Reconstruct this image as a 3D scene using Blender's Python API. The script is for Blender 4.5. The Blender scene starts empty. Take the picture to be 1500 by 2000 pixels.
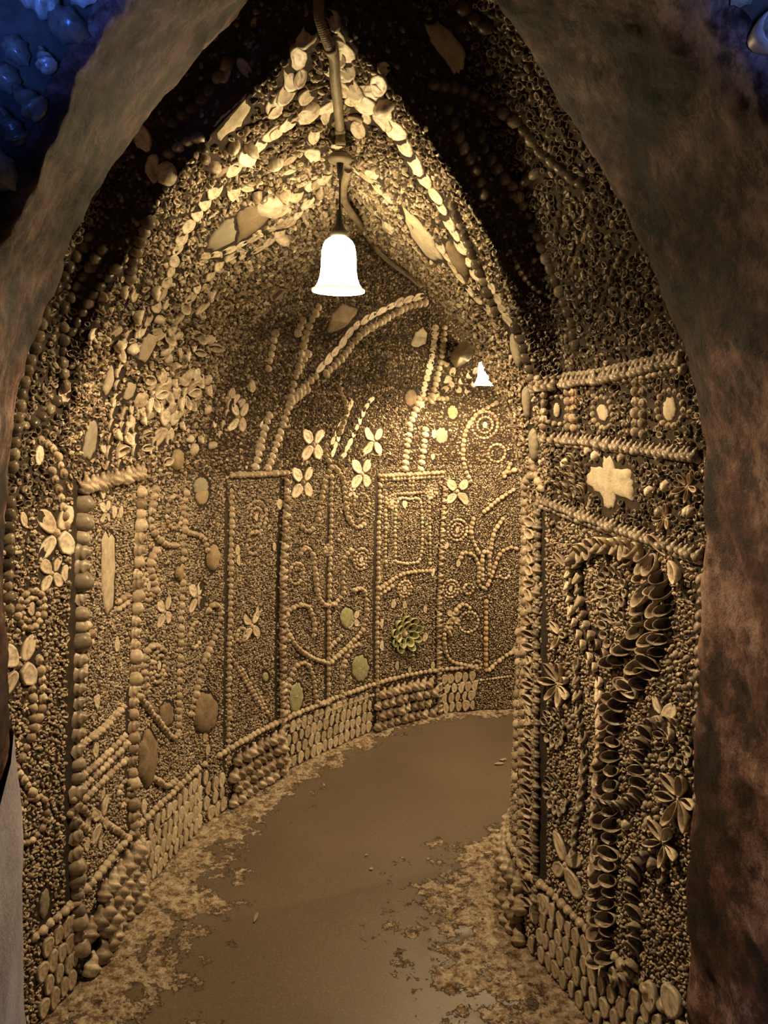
import bpy, bmesh, math, random
import numpy as np
from mathutils import Vector, Matrix
from mathutils.bvhtree import BVHTree
from mathutils.kdtree import KDTree
from mathutils import noise
random.seed(7); rng = np.random.default_rng(7)
SC = bpy.context.scene
C = bpy.context.scene.collection

# ---------------------------------------------------------------- camera
FPX = 1500.0; EYE = 1.70
PITCH = math.atan(185/1500); ROLL = math.radians(1.2)
RM = Matrix.Rotation(math.pi/2-PITCH, 3, 'X') @ Matrix.Rotation(ROLL, 3, 'Z')
cam = bpy.data.objects.new('camera', bpy.data.cameras.new('camera')); C.objects.link(cam)
cam.data.sensor_fit = 'VERTICAL'; cam.data.sensor_height = 32.0; cam.data.lens = 32.0*FPX/2000.0
cam.data.clip_start = 0.05
cam.matrix_world = Matrix.Translation((0, 0, EYE)) @ RM.to_4x4()
SC.camera = cam
# ---------------------------------------------------------------- world, exposure, area lights
w = bpy.data.worlds.new('world'); SC.world = w; w.use_nodes = True
w.node_tree.nodes['Background'].inputs[0].default_value = (0.03, 0.035, 0.06, 1)
w.node_tree.nodes['Background'].inputs[1].default_value = 0.35
SC.view_settings.view_transform = 'Standard'; SC.view_settings.look = 'None'
SC.view_settings.exposure = 0.45; SC.view_settings.gamma = 1; SC.view_settings.use_curve_mapping = False
SC.cycles.use_denoising = True; SC.cycles.max_bounces = 6; SC.cycles.diffuse_bounces = 2
SC.cycles.sample_clamp_indirect = 4.0
WARM = (1.0, 0.70, 0.385)
P_LAMP = 46.0
def area(name, loc, target, size, power, col):
    l = bpy.data.lights.new(name, 'AREA'); l.size = size; l.energy = power; l.color = col
    o = bpy.data.objects.new(name, l); C.objects.link(o); o.location = loc
    o.rotation_euler = (Vector(target)-Vector(loc)).to_track_quat('-Z', 'Y').to_euler()
    return o
# unseen cold spots added for the near chamber's blue light on the arch
def spot(name, loc, target, power, col, ang):
    l = bpy.data.lights.new(name, 'SPOT'); l.energy = power; l.color = col; l.spot_size = math.radians(ang); l.spot_blend = .6; l.shadow_soft_size = .08
    o = bpy.data.objects.new(name, l); C.objects.link(o); o.location = loc
    o.rotation_euler = (Vector(target)-Vector(loc)).to_track_quat('-Z', 'Y').to_euler()
spot('cold_spot', (0.15, 0.1, 0.9), (-0.86, 1.05, 0.62), 14, (0.40, 0.40, 1.0), 28)
spot('cold_spot', (-0.30, 0.35, 1.90), (-0.48, 0.93, 2.24), 34, (0.06, 0.18, 1.0), 34)
spot('cold_spot', (0.35, 0.35, 1.95), (0.52, 0.93, 2.28), 50, (0.14, 0.28, 1.0), 28)
spot('cold_spot', (-0.35, 0.0, 1.0), (0.90, 1.0, 0.72), 22, (0.50, 0.38, 1.0), 26)
def bulb(name, loc, power):
    l = bpy.data.lights.new(name, 'POINT'); l.energy = power; l.color = WARM; l.shadow_soft_size = 0.018
    o = bpy.data.objects.new(name, l); C.objects.link(o); o.location = loc
bulb('lamp_glow', (-0.123, 1.93, 2.022), P_LAMP)
bulb('lamp_glow', (0.487, 3.80, 1.886), P_LAMP)
bulb('lamp_glow', (1.85, 3.45, 1.84), P_LAMP)          # unseen third lamp, added round the bend for its light

# ---------------------------------------------------------------- materials
def nt(m):
    m.use_nodes = True; t = m.node_tree; return t, t.nodes, t.links, t.nodes['Principled BSDF']
def noise_node(n, l, scale, detail=4, rough=.6, coord='Object', vec=None):
    tc = n.new('ShaderNodeTexCoord'); k = n.new('ShaderNodeTexNoise')
    k.inputs['Scale'].default_value = scale; k.inputs['Detail'].default_value = detail; k.inputs['Roughness'].default_value = rough
    l.new(tc.outputs[coord], k.inputs['Vector']); return k
def ramp(n, l, src, stops):
    r = n.new('ShaderNodeValToRGB'); e = r.color_ramp.elements
    while len(e) < len(stops): e.new(0.5)
    for i, (p, c) in enumerate(stops): e[i].position = p; e[i].color = (*c, 1)
    l.new(src, r.inputs[0]); return r
def mul(n, l, a, b, f=1.0, mode='MULTIPLY'):
    m = n.new('ShaderNodeMix'); m.data_type = 'RGBA'; m.blend_type = mode; m.inputs[0].default_value = f
    l.new(a, m.inputs[6]); l.new(b, m.inputs[7]); return m.outputs[2]
def shell_mat(name, stops, rough=.45, mottle=4.5):
    m = bpy.data.materials.new(name); t, n, l, b = nt(m)
    oi = n.new('ShaderNodeObjectInfo'); r = ramp(n, l, oi.outputs['Random'], stops)
    k = noise_node(n, l, mottle, 7, .7); r2 = ramp(n, l, k.outputs['Fac'], [(.36, (.50, .44, .38)), (.48, (.92, .89, .86)), (.64, (1.15, 1.13, 1.10))])
    c = mul(n, l, r.outputs[0], r2.outputs[0])
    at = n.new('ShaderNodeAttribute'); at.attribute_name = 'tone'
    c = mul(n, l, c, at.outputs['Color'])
    l.new(c, b.inputs['Base Color']); b.inputs['Roughness'].default_value = rough
    b.inputs['Specular IOR Level'].default_value = .5
    return m
BEIGE = [(0, (.28, .215, .15)), (.35, (.44, .35, .25)), (.7, (.60, .50, .36)), (1, (.78, .68, .51))]
PALE = [(0, (.58, .49, .36)), (.5, (.72, .62, .47)), (1, (.84, .76, .60))]
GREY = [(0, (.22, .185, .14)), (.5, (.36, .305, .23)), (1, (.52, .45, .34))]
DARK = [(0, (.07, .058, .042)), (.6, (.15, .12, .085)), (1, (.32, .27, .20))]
BROWN = [(0, (.13, .09, .05)), (.6, (.27, .20, .12)), (1, (.46, .37, .25))]
ORNG = [(0, (.44, .30, .17)), (1, (.62, .46, .29))]
CHAIN = [(0, (.46, .38, .27)), (1, (.66, .56, .42))]
GREEN = [(0, (.42, .45, .22)), (1, (.58, .60, .32))]
M_SH = shell_mat('shell_beige', BEIGE); M_PALE = shell_mat('shell_pale', PALE, .42); M_GREY = shell_mat('shell_grey', GREY, .38)
M_CH = shell_mat('shell_smooth', CHAIN, .4, 4)
M_BR = shell_mat('shell_brown', BROWN, .5)
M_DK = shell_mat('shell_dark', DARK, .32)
M_OR = shell_mat('shell_orange', ORNG); M_GRN = shell_mat('shell_green', GREEN)
def simple(name, stops, scale, rough=.85, bump=.4, bscale=None, bdist=.01, detail=6):
    m = bpy.data.materials.new(name); t, n, l, b = nt(m)
    k = noise_node(n, l, scale, detail, .65); r = ramp(n, l, k.outputs['Fac'], stops)
    l.new(r.outputs[0], b.inputs['Base Color']); b.inputs['Roughness'].default_value = rough
    k2 = noise_node(n, l, bscale or scale*4, 6, .7); bp = n.new('ShaderNodeBump')
    bp.inputs['Strength'].default_value = bump; bp.inputs['Distance'].default_value = bdist
    l.new(k2.outputs['Fac'], bp.inputs['Height']); l.new(bp.outputs[0], b.inputs['Normal'])
    return m
M_MORTAR = simple('dark_mortar', [(.35, (.022, .015, .009)), (.65, (.06, .042, .026))], 30, .95, .6)
M_PATCH = simple('pale_mortar', [(.3, (.45, .37, .25)), (.7, (.72, .63, .46))], 40, .9, .8, 90, .006)
M_STONE = simple('brown_stone', [(.3, (.17, .12, .07)), (.7, (.36, .27, .17))], 25, .8, .5)
M_AMBER = simple('amber_stone', [(.3, (.24, .17, .09)), (.7, (.52, .40, .24))], 25, .6, .5)
M_SLATE = simple('grey_slab', [(.3, (.24, .21, .15)), (.7, (.42, .37, .27))], 14, .7, .4)
M_WORN = simple('worn_green_mortar', [(.3, (.30, .30, .15)), (.7, (.55, .54, .32))], 60, .9, .6)
m = bpy.data.materials.new('red_brown_plaster'); t, n, l, b = nt(m); M_PLAS = m
k1 = noise_node(n, l, 3.0, 8, .7); r1 = ramp(n, l, k1.outputs['Fac'], [(.42, (.03, .011, .007)), (.47, (.09, .038, .026)), (.52, (.205, .12, .10)), (.60, (.40, .275, .235))])
k2 = noise_node(n, l, 17, 8, .75); r2 = ramp(n, l, k2.outputs['Fac'], [(.42, (.25, .18, .16)), (.5, (.9, .86, .84)), (.58, (1.4, 1.35, 1.3))])
c_ = mul(n, l, r1.outputs[0], r2.outputs[0]); k3 = noise_node(n, l, 7, 2, .5)
r3 = ramp(n, l, k3.outputs['Fac'], [(.36, (.10, .06, .05)), (.42, (1, 1, 1))]); c_ = mul(n, l, c_, r3.outputs[0])
l.new(c_, b.inputs['Base Color']); b.inputs['Roughness'].default_value = .62; b.inputs['Specular IOR Level'].default_value = .3
bp = n.new('ShaderNodeBump'); bp.inputs['Strength'].default_value = .7; bp.inputs['Distance'].default_value = .02
l.new(noise_node(n, l, 26, 9, .75).outputs['Fac'], bp.inputs['Height']); l.new(bp.outputs[0], b.inputs['Normal'])
M_COND = simple('dusty_grey_plastic', [(.3, (.17, .13, .085)), (.7, (.33, .27, .18))], 30, .55, .1)
M_BLACK = simple('black_plastic', [(.3, (.012, .01, .008)), (.7, (.03, .025, .02))], 30, .45, .05)
m = bpy.data.materials.new('lit_glass'); t, n, l, b = nt(m); M_GLASS = m
b.inputs['Base Color'].default_value = (.9, .85, .7, 1); b.inputs['Emission Color'].default_value = (1, .76, .40, 1)
b.inputs['Emission Strength'].default_value = 50.0; b.inputs['Roughness'].default_value = .25
m = bpy.data.materials.new('lit_glass_rim'); t, n, l, b = nt(m); M_RIM = m
b.inputs['Base Color'].default_value = (.9, .7, .4, 1); b.inputs['Emission Color'].default_value = (1, .62, .22, 1)
b.inputs['Emission Strength'].default_value = 1.2
# floor: dark worn screed, pale crust where the 'crust' attribute (a vertex value kept with the floor) is high
m = bpy.data.materials.new('worn_floor'); t, n, l, b = nt(m); M_FLOOR = m
at = n.new('ShaderNodeAttribute'); at.attribute_name = 'crust'
k1 = noise_node(n, l, 9, 10, .72); k2 = noise_node(n, l, 150, 3, .6); k3 = noise_node(n, l, 1.6, 4, .6)
ad = n.new('ShaderNodeMath'); ad.operation = 'ADD'; l.new(at.outputs['Fac'], ad.inputs[0])
ms = n.new('ShaderNodeMath'); ms.operation = 'MULTIPLY_ADD'; ms.inputs[1].default_value = 3.0; ms.inputs[2].default_value = -1.53
l.new(k1.outputs['Fac'], ms.inputs[0]); l.new(ms.outputs[0], ad.inputs[1])
mask = ramp(n, l, ad.outputs[0], [(.48, (0, 0, 0)), (.56, (1, 1, 1))])
crust = ramp(n, l, noise_node(n, l, 30, 9, .8).outputs['Fac'], [(.36, (.10, .06, .035)), (.44, (.30, .20, .125)), (.51, (.62, .48, .33)), (.60, (.92, .80, .60))])
dark = ramp(n, l, k3.outputs['Fac'], [(.3, (.125, .096, .066)), (.7, (.165, .128, .09))])
spk = ramp(n, l, k2.outputs['Fac'], [(.3, (.75, .75, .75)), (.62, (1.05, 1.05, 1.05)), (.74, (1.9, 1.8, 1.6))])
dk = mul(n, l, dark.outputs[0], spk.outputs[0])
mx = n.new('ShaderNodeMix'); mx.data_type = 'RGBA'; l.new(mask.outputs[0], mx.inputs[0]); l.new(dk, mx.inputs[6]); l.new(crust.outputs[0], mx.inputs[7])
l.new(mx.outputs[2], b.inputs['Base Color'])
rr = n.new('ShaderNodeMapRange'); rr.inputs[3].default_value = .42; rr.inputs[4].default_value = .95
l.new(mask.outputs[0], rr.inputs[0]); l.new(rr.outputs[0], b.inputs['Roughness'])
bp = n.new('ShaderNodeBump'); bp.inputs['Distance'].default_value = .03; bp.inputs['Strength'].default_value = 1.0
hm = n.new('ShaderNodeMath'); hm.operation = 'MULTIPLY'; l.new(mask.outputs[0], hm.inputs[0]); l.new(noise_node(n, l, 45, 6, .7).outputs['Fac'], hm.inputs[1])
l.new(hm.outputs[0], bp.inputs['Height']); l.new(bp.outputs[0], b.inputs['Normal'])

# ---------------------------------------------------------------- helpers
def mesh_of(name, vs, fs, mat=None, smooth=True, tone=None):
    me = bpy.data.meshes.new(name); me.from_pydata([tuple(v) for v in vs], [], fs); me.update()
    if smooth: me.polygons.foreach_set('use_smooth', [True]*len(me.polygons))
    if mat: me.materials.append(mat)
    if tone is not None:
        a = me.color_attributes.new('tone', 'FLOAT_COLOR', 'POINT')
        a.data.foreach_set('color', np.array([(q, q, q, 1) if not isinstance(q, tuple) else (*q, 1) for q in tone], dtype=np.float32).ravel())
    return me
def link(name, me, parent=None):
    o = bpy.data.objects.new(name, me); C.objects.link(o)
    if parent: o.parent = parent
    return o
def tag(o, label, cat=None, group=None, kind=None):
    o['label'] = label
    if cat: o['category'] = cat
    if group: o['group'] = group
    if kind: o['kind'] = kind
    return o
def ray(px, py): return RM @ Vector(((px-750)/FPX, -(py-1000)/FPX, -1))
def at(px, py, Y):
    d = ray(px, py); return Vector((0, 0, EYE)) + d*(Y/d.y)
def grid_faces(nu, nv, closed=False):
    f = []
    for i in range(nu-1):
        for j in range(nv if closed else nv-1):
            a = i*nv+j; b = i*nv+(j+1) % nv
            f.append((a, b, b+nv, a+nv))
    return f
def tube(pts, rad, sides=12, ring=None):
    vs = []; n_ = len(pts); up = Vector((0, 0, 1))
    for i, p in enumerate(pts):
        t_ = (pts[min(i+1, n_-1)]-pts[max(i-1, 0)]).normalized()
        x = t_.cross(Vector((1, 0, .01))).normalized(); y = t_.cross(x)
        r = rad[i] if hasattr(rad, '__len__') else rad
        for j in range(sides):
            a = 2*math.pi*j/sides; vs.append(p+(x*math.cos(a)+y*math.sin(a))*r)
    f = grid_faces(n_, sides, True); f.append(tuple(range(sides))); f.append(tuple(reversed(range((n_-1)*sides, n_*sides))))
    return vs, f
def lathe(prof, sides=40):
    vs = [Vector((r*math.cos(2*math.pi*j/sides), r*math.sin(2*math.pi*j/sides), z)) for r, z in prof for j in range(sides)]
    return vs, grid_faces(len(prof), sides, True)
def spline(pts, sub):
    pts = [np.array(p, float) for p in pts]; out = []
    for i in range(len(pts)-1):
        p0 = pts[max(i-1, 0)]; p1 = pts[i]; p2 = pts[i+1]; p3 = pts[min(i+2, len(pts)-1)]
        for k in range(sub):
            t = k/sub
            out.append(.5*((2*p1)+(-p0+p2)*t+(2*p0-5*p1+4*p2-p3)*t*t+(-p0+3*p1-3*p2+p3)*t**3))
    out.append(pts[-1]); return np.array(out)

# ---------------------------------------------------------------- passage surfaces (plan coordinates in metres)
#        outer base       inner base      ridge
# last two numbers: roundness of the arch, springing height on the inner side
ROWS = [((-1.02, 1.30), (.92, 1.30), (-.06, 1.18, 2.98), 1.05, 1.45),
        ((-.97, 1.80), (.72, 1.76), (-.11, 1.38, 2.84), 1.03, 1.45),
        ((-.90, 2.08), (.53, 2.24), (-.12, 1.56, 2.66), 1.12, 1.42),
        ((-.885, 2.12), (.50, 2.29), (-.12, 1.62, 2.47), 1.7, 1.38),
        ((-.842, 2.516), (.47, 2.50), (-.124, 2.0, 2.36), 2.2, 1.32),
        ((-.74, 2.98), (.485, 2.62), (-.10, 2.66, 2.32), 3.0, 1.33),
        ((-.72, 3.03), (.495, 2.66), (-.09, 2.74, 2.46), 1.6, 1.32),
        ((-.459, 3.51), (.56, 2.82), (-.02, 3.12, 2.62), 1.15, 1.4),
        ((-.009, 4.047), (.68, 2.93), (.16, 3.62, 2.62), 1.12, 1.4),
        ((.352, 4.288), (.90, 3.0), (.45, 3.80, 2.58), 1.2, 1.4),
        ((.785, 4.391), (1.2, 3.02), (.95, 3.80, 2.5), 1.3, 1.4),
        ((1.5, 4.40), (1.6, 2.95), (1.55, 3.70, 2.5), 1.3, 1.4),
        ((2.3, 4.10), (2.1, 2.75), (2.2, 3.45, 2.5), 1.3, 1.4)]
CREASE = 3; EDGE = 5; SUB = 12; SPRING = 1.45; NW = 24; NV_ = 36
CUTS = [0, 2, 3, 5, 6, len(ROWS)-1]
rows = []
for a, b in zip(CUTS[:-1], CUTS[1:]):      # sharp groins where the segments meet
    q = spline([np.array([*r[0], *r[1], *r[2], r[3], r[4]]) for r in ROWS[a:b+1]], 6 if (a, b) in ((2, 3), (5, 6)) else SUB)
    rows.append(q if a == 0 else q[1:])
rows = np.vstack(rows); NR = len(rows); IC = 2*SUB+6; IE = IC+2*SUB
def section(row, side):
    base = row[0:2] if side == 0 else row[2:4]; M = row[4:7]; sp = SPRING if side == 0 else row[8]
    pts = []
    for j in range(NW+1):
        pts.append((base[0], base[1], sp*j/NW))
    rr = row[7]; te = math.acos(1-1/rr)
    for j in range(1, NV_+1):
        th = te*j/NV_; hh = rr-rr*math.cos(th); vv = rr*math.sin(th)/(rr*math.sin(te))
        pts.append((base[0]+(M[0]-base[0])*hh, base[1]+(M[1]-base[1])*hh, sp+(M[2]-sp)*vv))
    return pts
G = [np.array([section(r, s) for r in rows]) for s in (0, 1)]     # [side][row][v] -> xyz
NVT = NW+NV_+1
def gnormal(g, side):
    du = np.gradient(g, axis=0); dv = np.gradient(g, axis=1)
    n_ = np.cross(du, dv); n_ /= np.linalg.norm(n_, axis=2, keepdims=True)+1e-12
    mid = (rows[:, 0:2]+rows[:, 2:4])/2
    c = np.zeros_like(g); c[:, :, 0] = mid[:, None, 0]; c[:, :, 1] = mid[:, None, 1]; c[:, :, 2] = 1.3
    s = np.sign(np.sum(n_*(c-g), axis=2)); n_ *= np.where(s == 0, 1, s)[:, :, None]; return n_
GN = [gnormal(G[s], s) for s in (0, 1)]
def rough(g, n_, amp=.006):
    out = g.copy()
    for i in range(g.shape[0]):
        for j in range(g.shape[1]):
            out[i, j] += n_[i, j]*(noise.noise(Vector(g[i, j])*4)*amp*1.5)
    return out
def strip(name, g, mat):
    vs = g.reshape(-1, 3); return link(name, mesh_of(name, vs, grid_faces(g.shape[0], g.shape[1]), mat))
wall_left = strip('wall_left', G[0][:, :NW+1], M_MORTAR); tag(wall_left, 'long curving shell-covered wall running away on the outer side of the bend', kind='structure')
wall_right = strip('wall_right', G[1][:, :NW+1], M_MORTAR); tag(wall_right, 'bulging shell-covered wall on the inner side of the bend', kind='structure')
vg = np.concatenate([G[0][:, NW:], G[1][:, NW:][:, ::-1][:, 1:]], axis=1)
ceiling = strip('ceiling', vg, M_MORTAR); tag(ceiling, 'pointed shell-covered vault over the passage', kind='structure')
WALLS = [wall_left, wall_right, ceiling]
# end wall beyond the bend
e = G[0][-1].tolist()+G[1][-1][::-1].tolist()[1:]
tag(link('wall_back', mesh_of('wall_back', e, [tuple(range(len(e)))], M_MORTAR, False)), 'dark end wall beyond the bend', kind='structure')
# BVH per side for finding the wall point in a viewing direction
allv = np.concatenate([G[0].reshape(-1, 3), G[1].reshape(-1, 3)])
f0 = grid_faces(NR, NVT); off = NR*NVT
BV = BVHTree.FromPolygons([tuple(v) for v in allv], f0+[tuple(i+off for i in f) for f in f0])
def hit(px, py):
    d = ray(px, py).normalized(); p, n_, idx, dist = BV.ray_cast(Vector((0, 0, EYE)), d)
    if p is None or p.y < 1.28: return None
    if n_.dot(d) > 0: n_ = -n_
    side = 0 if idx < len(f0) else 1
    own = 2 if (p.z > SPRING) else side
    return p, n_, own

# ---------------------------------------------------------------- shell meshes, unit length along x, facing +z
def sh_dome(nt_=10, nr=3, ribs=0, h=.55, point=.35, wid=.46, off=.12, seed=0):
    vs = [(-off, 0, h)]; tn = [.95]
    for k in range(1, nr+1):
        ro = k/nr
        for j in range(nt_):
            a = 2*math.pi*j/nt_; c, s = math.cos(a), math.sin(a)
            R = .5*(1+.12*math.cos(2*a))*(1-point*.35*max(0, -c)**2)
            yy = wid/.5*R*s*(1-point*max(0, -c)*.8)
            z = h*math.sqrt(max(0, 1-ro*ro))
            rb = 1+ (.07*math.cos(ribs*a)*ro if ribs else 0)
            vs.append((R*c*ro*rb-off*(1-ro)*1.0, yy*ro*rb, z*rb-.05*(k == nr))); tn.append((1.05 if (k % 2) else .8))
    f = [(0, 1+j, 1+(j+1) % nt_) for j in range(nt_)]
    for k in range(nr-1):
        for j in range(nt_):
            a = 1+k*nt_+j; b = 1+k*nt_+(j+1) % nt_; f.append((a, a+nt_, b+nt_, b))
    return vs, f, tn
def sh_whelk(whorls=3.2, nt_=10, ns=17, fat=.34):
    vs = []; tn = []
    for i in range(ns):
        for j in range(nt_):
            a = 2*math.pi*j/nt_; u = (i+ j/nt_*.9)/(ns)
            u = min(u, 1); env = (1-u)**.8*fat*(1 if u > .2 else .35+u*3.25)+.01
            bump_ = 1+.15*math.sin(u**.8*2*math.pi*whorls+a)+.10*math.cos(a)*(1-u)
            vs.append((-.5+u, env*bump_*math.cos(a), env*bump_*math.sin(a)+fat*.55)); tn.append((.6+.5*(.5+.5*math.sin(u**.8*2*math.pi*whorls+a)))*(1 if i % 2 else .82))
    f = grid_faces(ns, nt_, True); vs.append((-.5, 0, fat*.5)); tn.append(.6); c0 = len(vs)-1
    f += [(c0, (j+1) % nt_, j) for j in range(nt_)]
    return vs, f, tn
def sh_snail(nt_=10, ns=12):      # low turban seen from its spire
    vs = []; tn = []; turns = 2.3
    for i in range(ns+1):
        u = i/ns
        for j in range(nt_):
            a = 2*math.pi*j/nt_
            rr_ = .5*(1-u)**.85; lift = .62*u**.75
            w_ = 1+.10*math.sin(2*math.pi*turns*u+a)
            vs.append((rr_*math.cos(a)*w_, rr_*math.sin(a)*w_*.92, lift-.03)); tn.append(.78+.3*(.5+.5*math.sin(2*math.pi*turns*u+a)))
    return vs, grid_faces(ns+1, nt_, True), tn
def sh_limpet(nt_=14, wid=.40, dish=.07, seed=1, wa=.045):  # flat oval, inner side showing: rim, hollow and muscle scar
    R_ = random.Random(seed); ph = R_.random()*6
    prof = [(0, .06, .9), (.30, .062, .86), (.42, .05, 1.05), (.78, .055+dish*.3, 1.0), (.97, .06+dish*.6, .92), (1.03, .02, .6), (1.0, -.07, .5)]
    vs = [(0, 0, .06)]; tn = [.9]
    for ro, z, c_ in prof[1:]:
        for j in range(nt_):
            a = 2*math.pi*j/nt_; c, s = math.cos(a), math.sin(a)
            wob = 1+wa*(math.sin(3*a+ph)+.6*math.sin(5*a+2*ph)+.5*math.sin(2*a+3*ph))
            vs.append((.5*c*ro*wob, wid*s*ro*wob*(1+.18*c), z)); tn.append(c_)
    f = [(0, 1+j, 1+(j+1) % nt_) for j in range(nt_)]
    for k in range(len(prof)-2):
        for j in range(nt_):
            a = 1+k*nt_+j; b = 1+k*nt_+(j+1) % nt_; f.append((a, a+nt_, b+nt_, b))
    return vs, f, tn
def sh_cup(nt_=12, wid=.42, depth=.34, tilt=.35, point=.5):   # hollow half shell standing open
    vs = []; tn = []
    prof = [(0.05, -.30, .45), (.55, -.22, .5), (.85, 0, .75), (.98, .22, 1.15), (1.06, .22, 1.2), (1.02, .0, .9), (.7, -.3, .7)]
    for ro, z, c_ in prof:
        for j in range(nt_):
            a = 2*math.pi*j/nt_; c, s = math.cos(a), math.sin(a)
            y = wid*s*(1-point*max(0, -c)*.8); x = .5*c
            vs.append((x*ro, y*ro, (z*depth/.34)+.20+tilt*x*ro)); tn.append(c_)
    f = grid_faces(len(prof), nt_, True); f.append(tuple(range(nt_)))
    return vs, f, tn
def sh_scallop(nt_=26, wid=.5):
    vs = [(-.42, 0, .12)]; tn = [.8]
    for k, ro in enumerate((.35, .7, 1.0)):
        for j in range(nt_):
            a = 2*math.pi*j/nt_; c, s = math.cos(a), math.sin(a)
            fan = math.sin((a % (2*math.pi))*13)
            x = -.42+.92*ro*(.5+.5*c); y = wid*s*ro*(1 if c > -.6 else .6)*(1+.04*fan)
            vs.append((x, y, .12+.14*math.sin(math.pi*min(1, ro*.9))-.2*(ro == 1)*.8+.03*fan*ro)); tn.append(.85+.2*(fan > 0))
    f = [(0, 1+j, 1+(j+1) % nt_) for j in range(nt_)]
    for k in range(2):
        for j in range(nt_):
            a = 1+k*nt_+j; b = 1+k*nt_+(j+1) % nt_; f.append((a, a+nt_, b+nt_, b))
    return vs, f, tn
GEO = {'cockle_shell': [sh_dome(16, 4, 8, .5, .35, .44), sh_dome(14, 4, 7, .6, .2, .47)],
       'whelk_shell': [sh_whelk(3.2, fat=.40), sh_whelk(2.6, fat=.45)],
       'periwinkle_shell': [sh_dome(12, 4, 0, .62, .15, .48, .14), sh_snail()],
       'limpet_shell': [sh_limpet(seed=1), sh_limpet(wid=.46, seed=2), sh_limpet(wid=.34, seed=3), sh_limpet(wid=.42, seed=4, wa=.10), sh_limpet(wid=.36, seed=9, wa=.12)],
       'mussel_shell': [sh_cup(16, .27, .30, .5, .6), sh_cup(12, .32, .25, .3, .5)],
       'cup_shell': [sh_cup(16, .44, .36, .25, .2), sh_cup(14, .38, .3, .45, .4)],
       'scallop_shell': [sh_scallop()]}
MATS = {'': M_SH, 'c': M_CH, 'p': M_PALE, 'g': M_GREY, 'd': M_DK, 'b': M_BR, 'o': M_OR, 'n': M_GRN}
_mc = {}
def shmesh(kind, var, mk):
    k = (kind, var, mk)
    if k not in _mc:
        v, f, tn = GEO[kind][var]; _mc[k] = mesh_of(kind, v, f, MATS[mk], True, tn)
    return _mc[k]

# ---------------------------------------------------------------- collecting shells
# each: (kind, matkey, P, X, N, size, aspect(y,z), owner)
SH = []; BLOCK = []      # BLOCK: (point, radius) kept free of small fill
def frame(X, N):
    X = (X-N*X.dot(N)); X = X.normalized() if X.length > 1e-6 else N.orthogonal().normalized()
    return X, N.cross(X).normalized()
def put(kind, mk, p, X, n_, size, own, tilt=0, spin=0, sy=1, sz=1, sink=0):
    X, Y = frame(X, n_)
    R = Matrix((X, Y, n_)).transposed()
    R = R @ Matrix.Rotation(spin, 3, 'Z') @ Matrix.Rotation(-tilt, 3, 'Y')
    SH.append((kind, mk, p-n_*sink, R, size, sy, sz, own))
    BLOCK.append((p, size*BK.get(kind, .42)*(.9 if kind in ('mussel_shell', 'whelk_shell') else 1.05)))
BK = {'periwinkle_shell': .56, 'cockle_shell': .5, 'whelk_shell': .42}
J = lambda a: random.uniform(-a, a)
def trace(pts, step=3.0):
    out = []
    q = spline(pts, 10) if len(pts) > 2 else np.array([np.array(pts[0])*(1-t)+np.array(pts[1])*t for t in np.linspace(0, 1, 12)], float)
    for a, b in zip(q[:-1], q[1:]):
        n_ = max(1, int(np.linalg.norm(b-a)/step))
        for k in range(n_):
            h = hit(*(a+(b-a)*k/n_))
            if h: out.append(h)
    return out
def chain(kind, size, pts, mk='', gap=.8, spin=0, tilt=0, sy=1, sz=1, jit=.1, sjit=.12, rows_=1, rowgap=1):
    tr = trace(pts)
    if len(tr) < 2: return
    acc = 0; need = 0
    for (p0, n0, o0), (p1, n1, o1) in zip(tr[:-1], tr[1:]):
        d = (p1-p0).length
        if d > .15: continue
        while acc+d >= need:
            t = (need-acc)/max(d, 1e-9); p = p0.lerp(p1, t); X = (p1-p0)
            if X.length < 1e-7: break
            sd = n0.cross(X.normalized())
            for r in range(rows_):
                put(kind, mk, p+sd*((r-(rows_-1)/2)*size*rowgap*sy*.9)+X.normalized()*J(size*.08), X, n0, size*(1+J(sjit)), o0, tilt+J(jit), spin+J(jit), sy, sz, size*.04)
            need += size*gap*(1+J(.06))
        acc += d
def px(x, y, own=None): return hit(x, y)
def flower(x, y, r, n_=4, kind='limpet_shell', mk='p', size=None, ph=.785, mid=True, sy=1.0):
    h = hit(x, y)
    if not h: return
    p, N, o = h; up = Vector((0, 0, 1)); U, V = frame(up, N); size = size or r
    for k in range(n_):
        a = ph+2*math.pi*k/n_; d = U*math.cos(a)+V*math.sin(a)
        q = p+d*r*.62
        put(kind, mk, q, d, N, size*(1+J(.1)), o, tilt=-.1, spin=J(.08), sy=sy)
    if mid: put('periwinkle_shell', '', p, up, N, size*.35, o)
def ringo(x, y, r, kind='periwinkle_shell', mk='', size=.018, sq=1.0, rad=False, fill=None, gap=.95):
    h = hit(x, y)
    if not h: return
    p, N, o = h; U, V = frame(Vector((0, 0, 1)), N); n_ = max(5, int(2*math.pi*r*(1+sq)/2/(size*gap)))
    for k in range(n_):
        a = 2*math.pi*k/n_; d = (U*math.cos(a)+V*math.sin(a)*sq)
        tt = d if rad else (U*-math.sin(a)+V*math.cos(a)*sq)
        put(kind, mk, p+d*r, tt, N, size*(1+J(.1)), o, spin=J(.1))
    if fill: put(fill[0], fill[1], p, U, N, fill[2], o)
PATCHES = []
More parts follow.
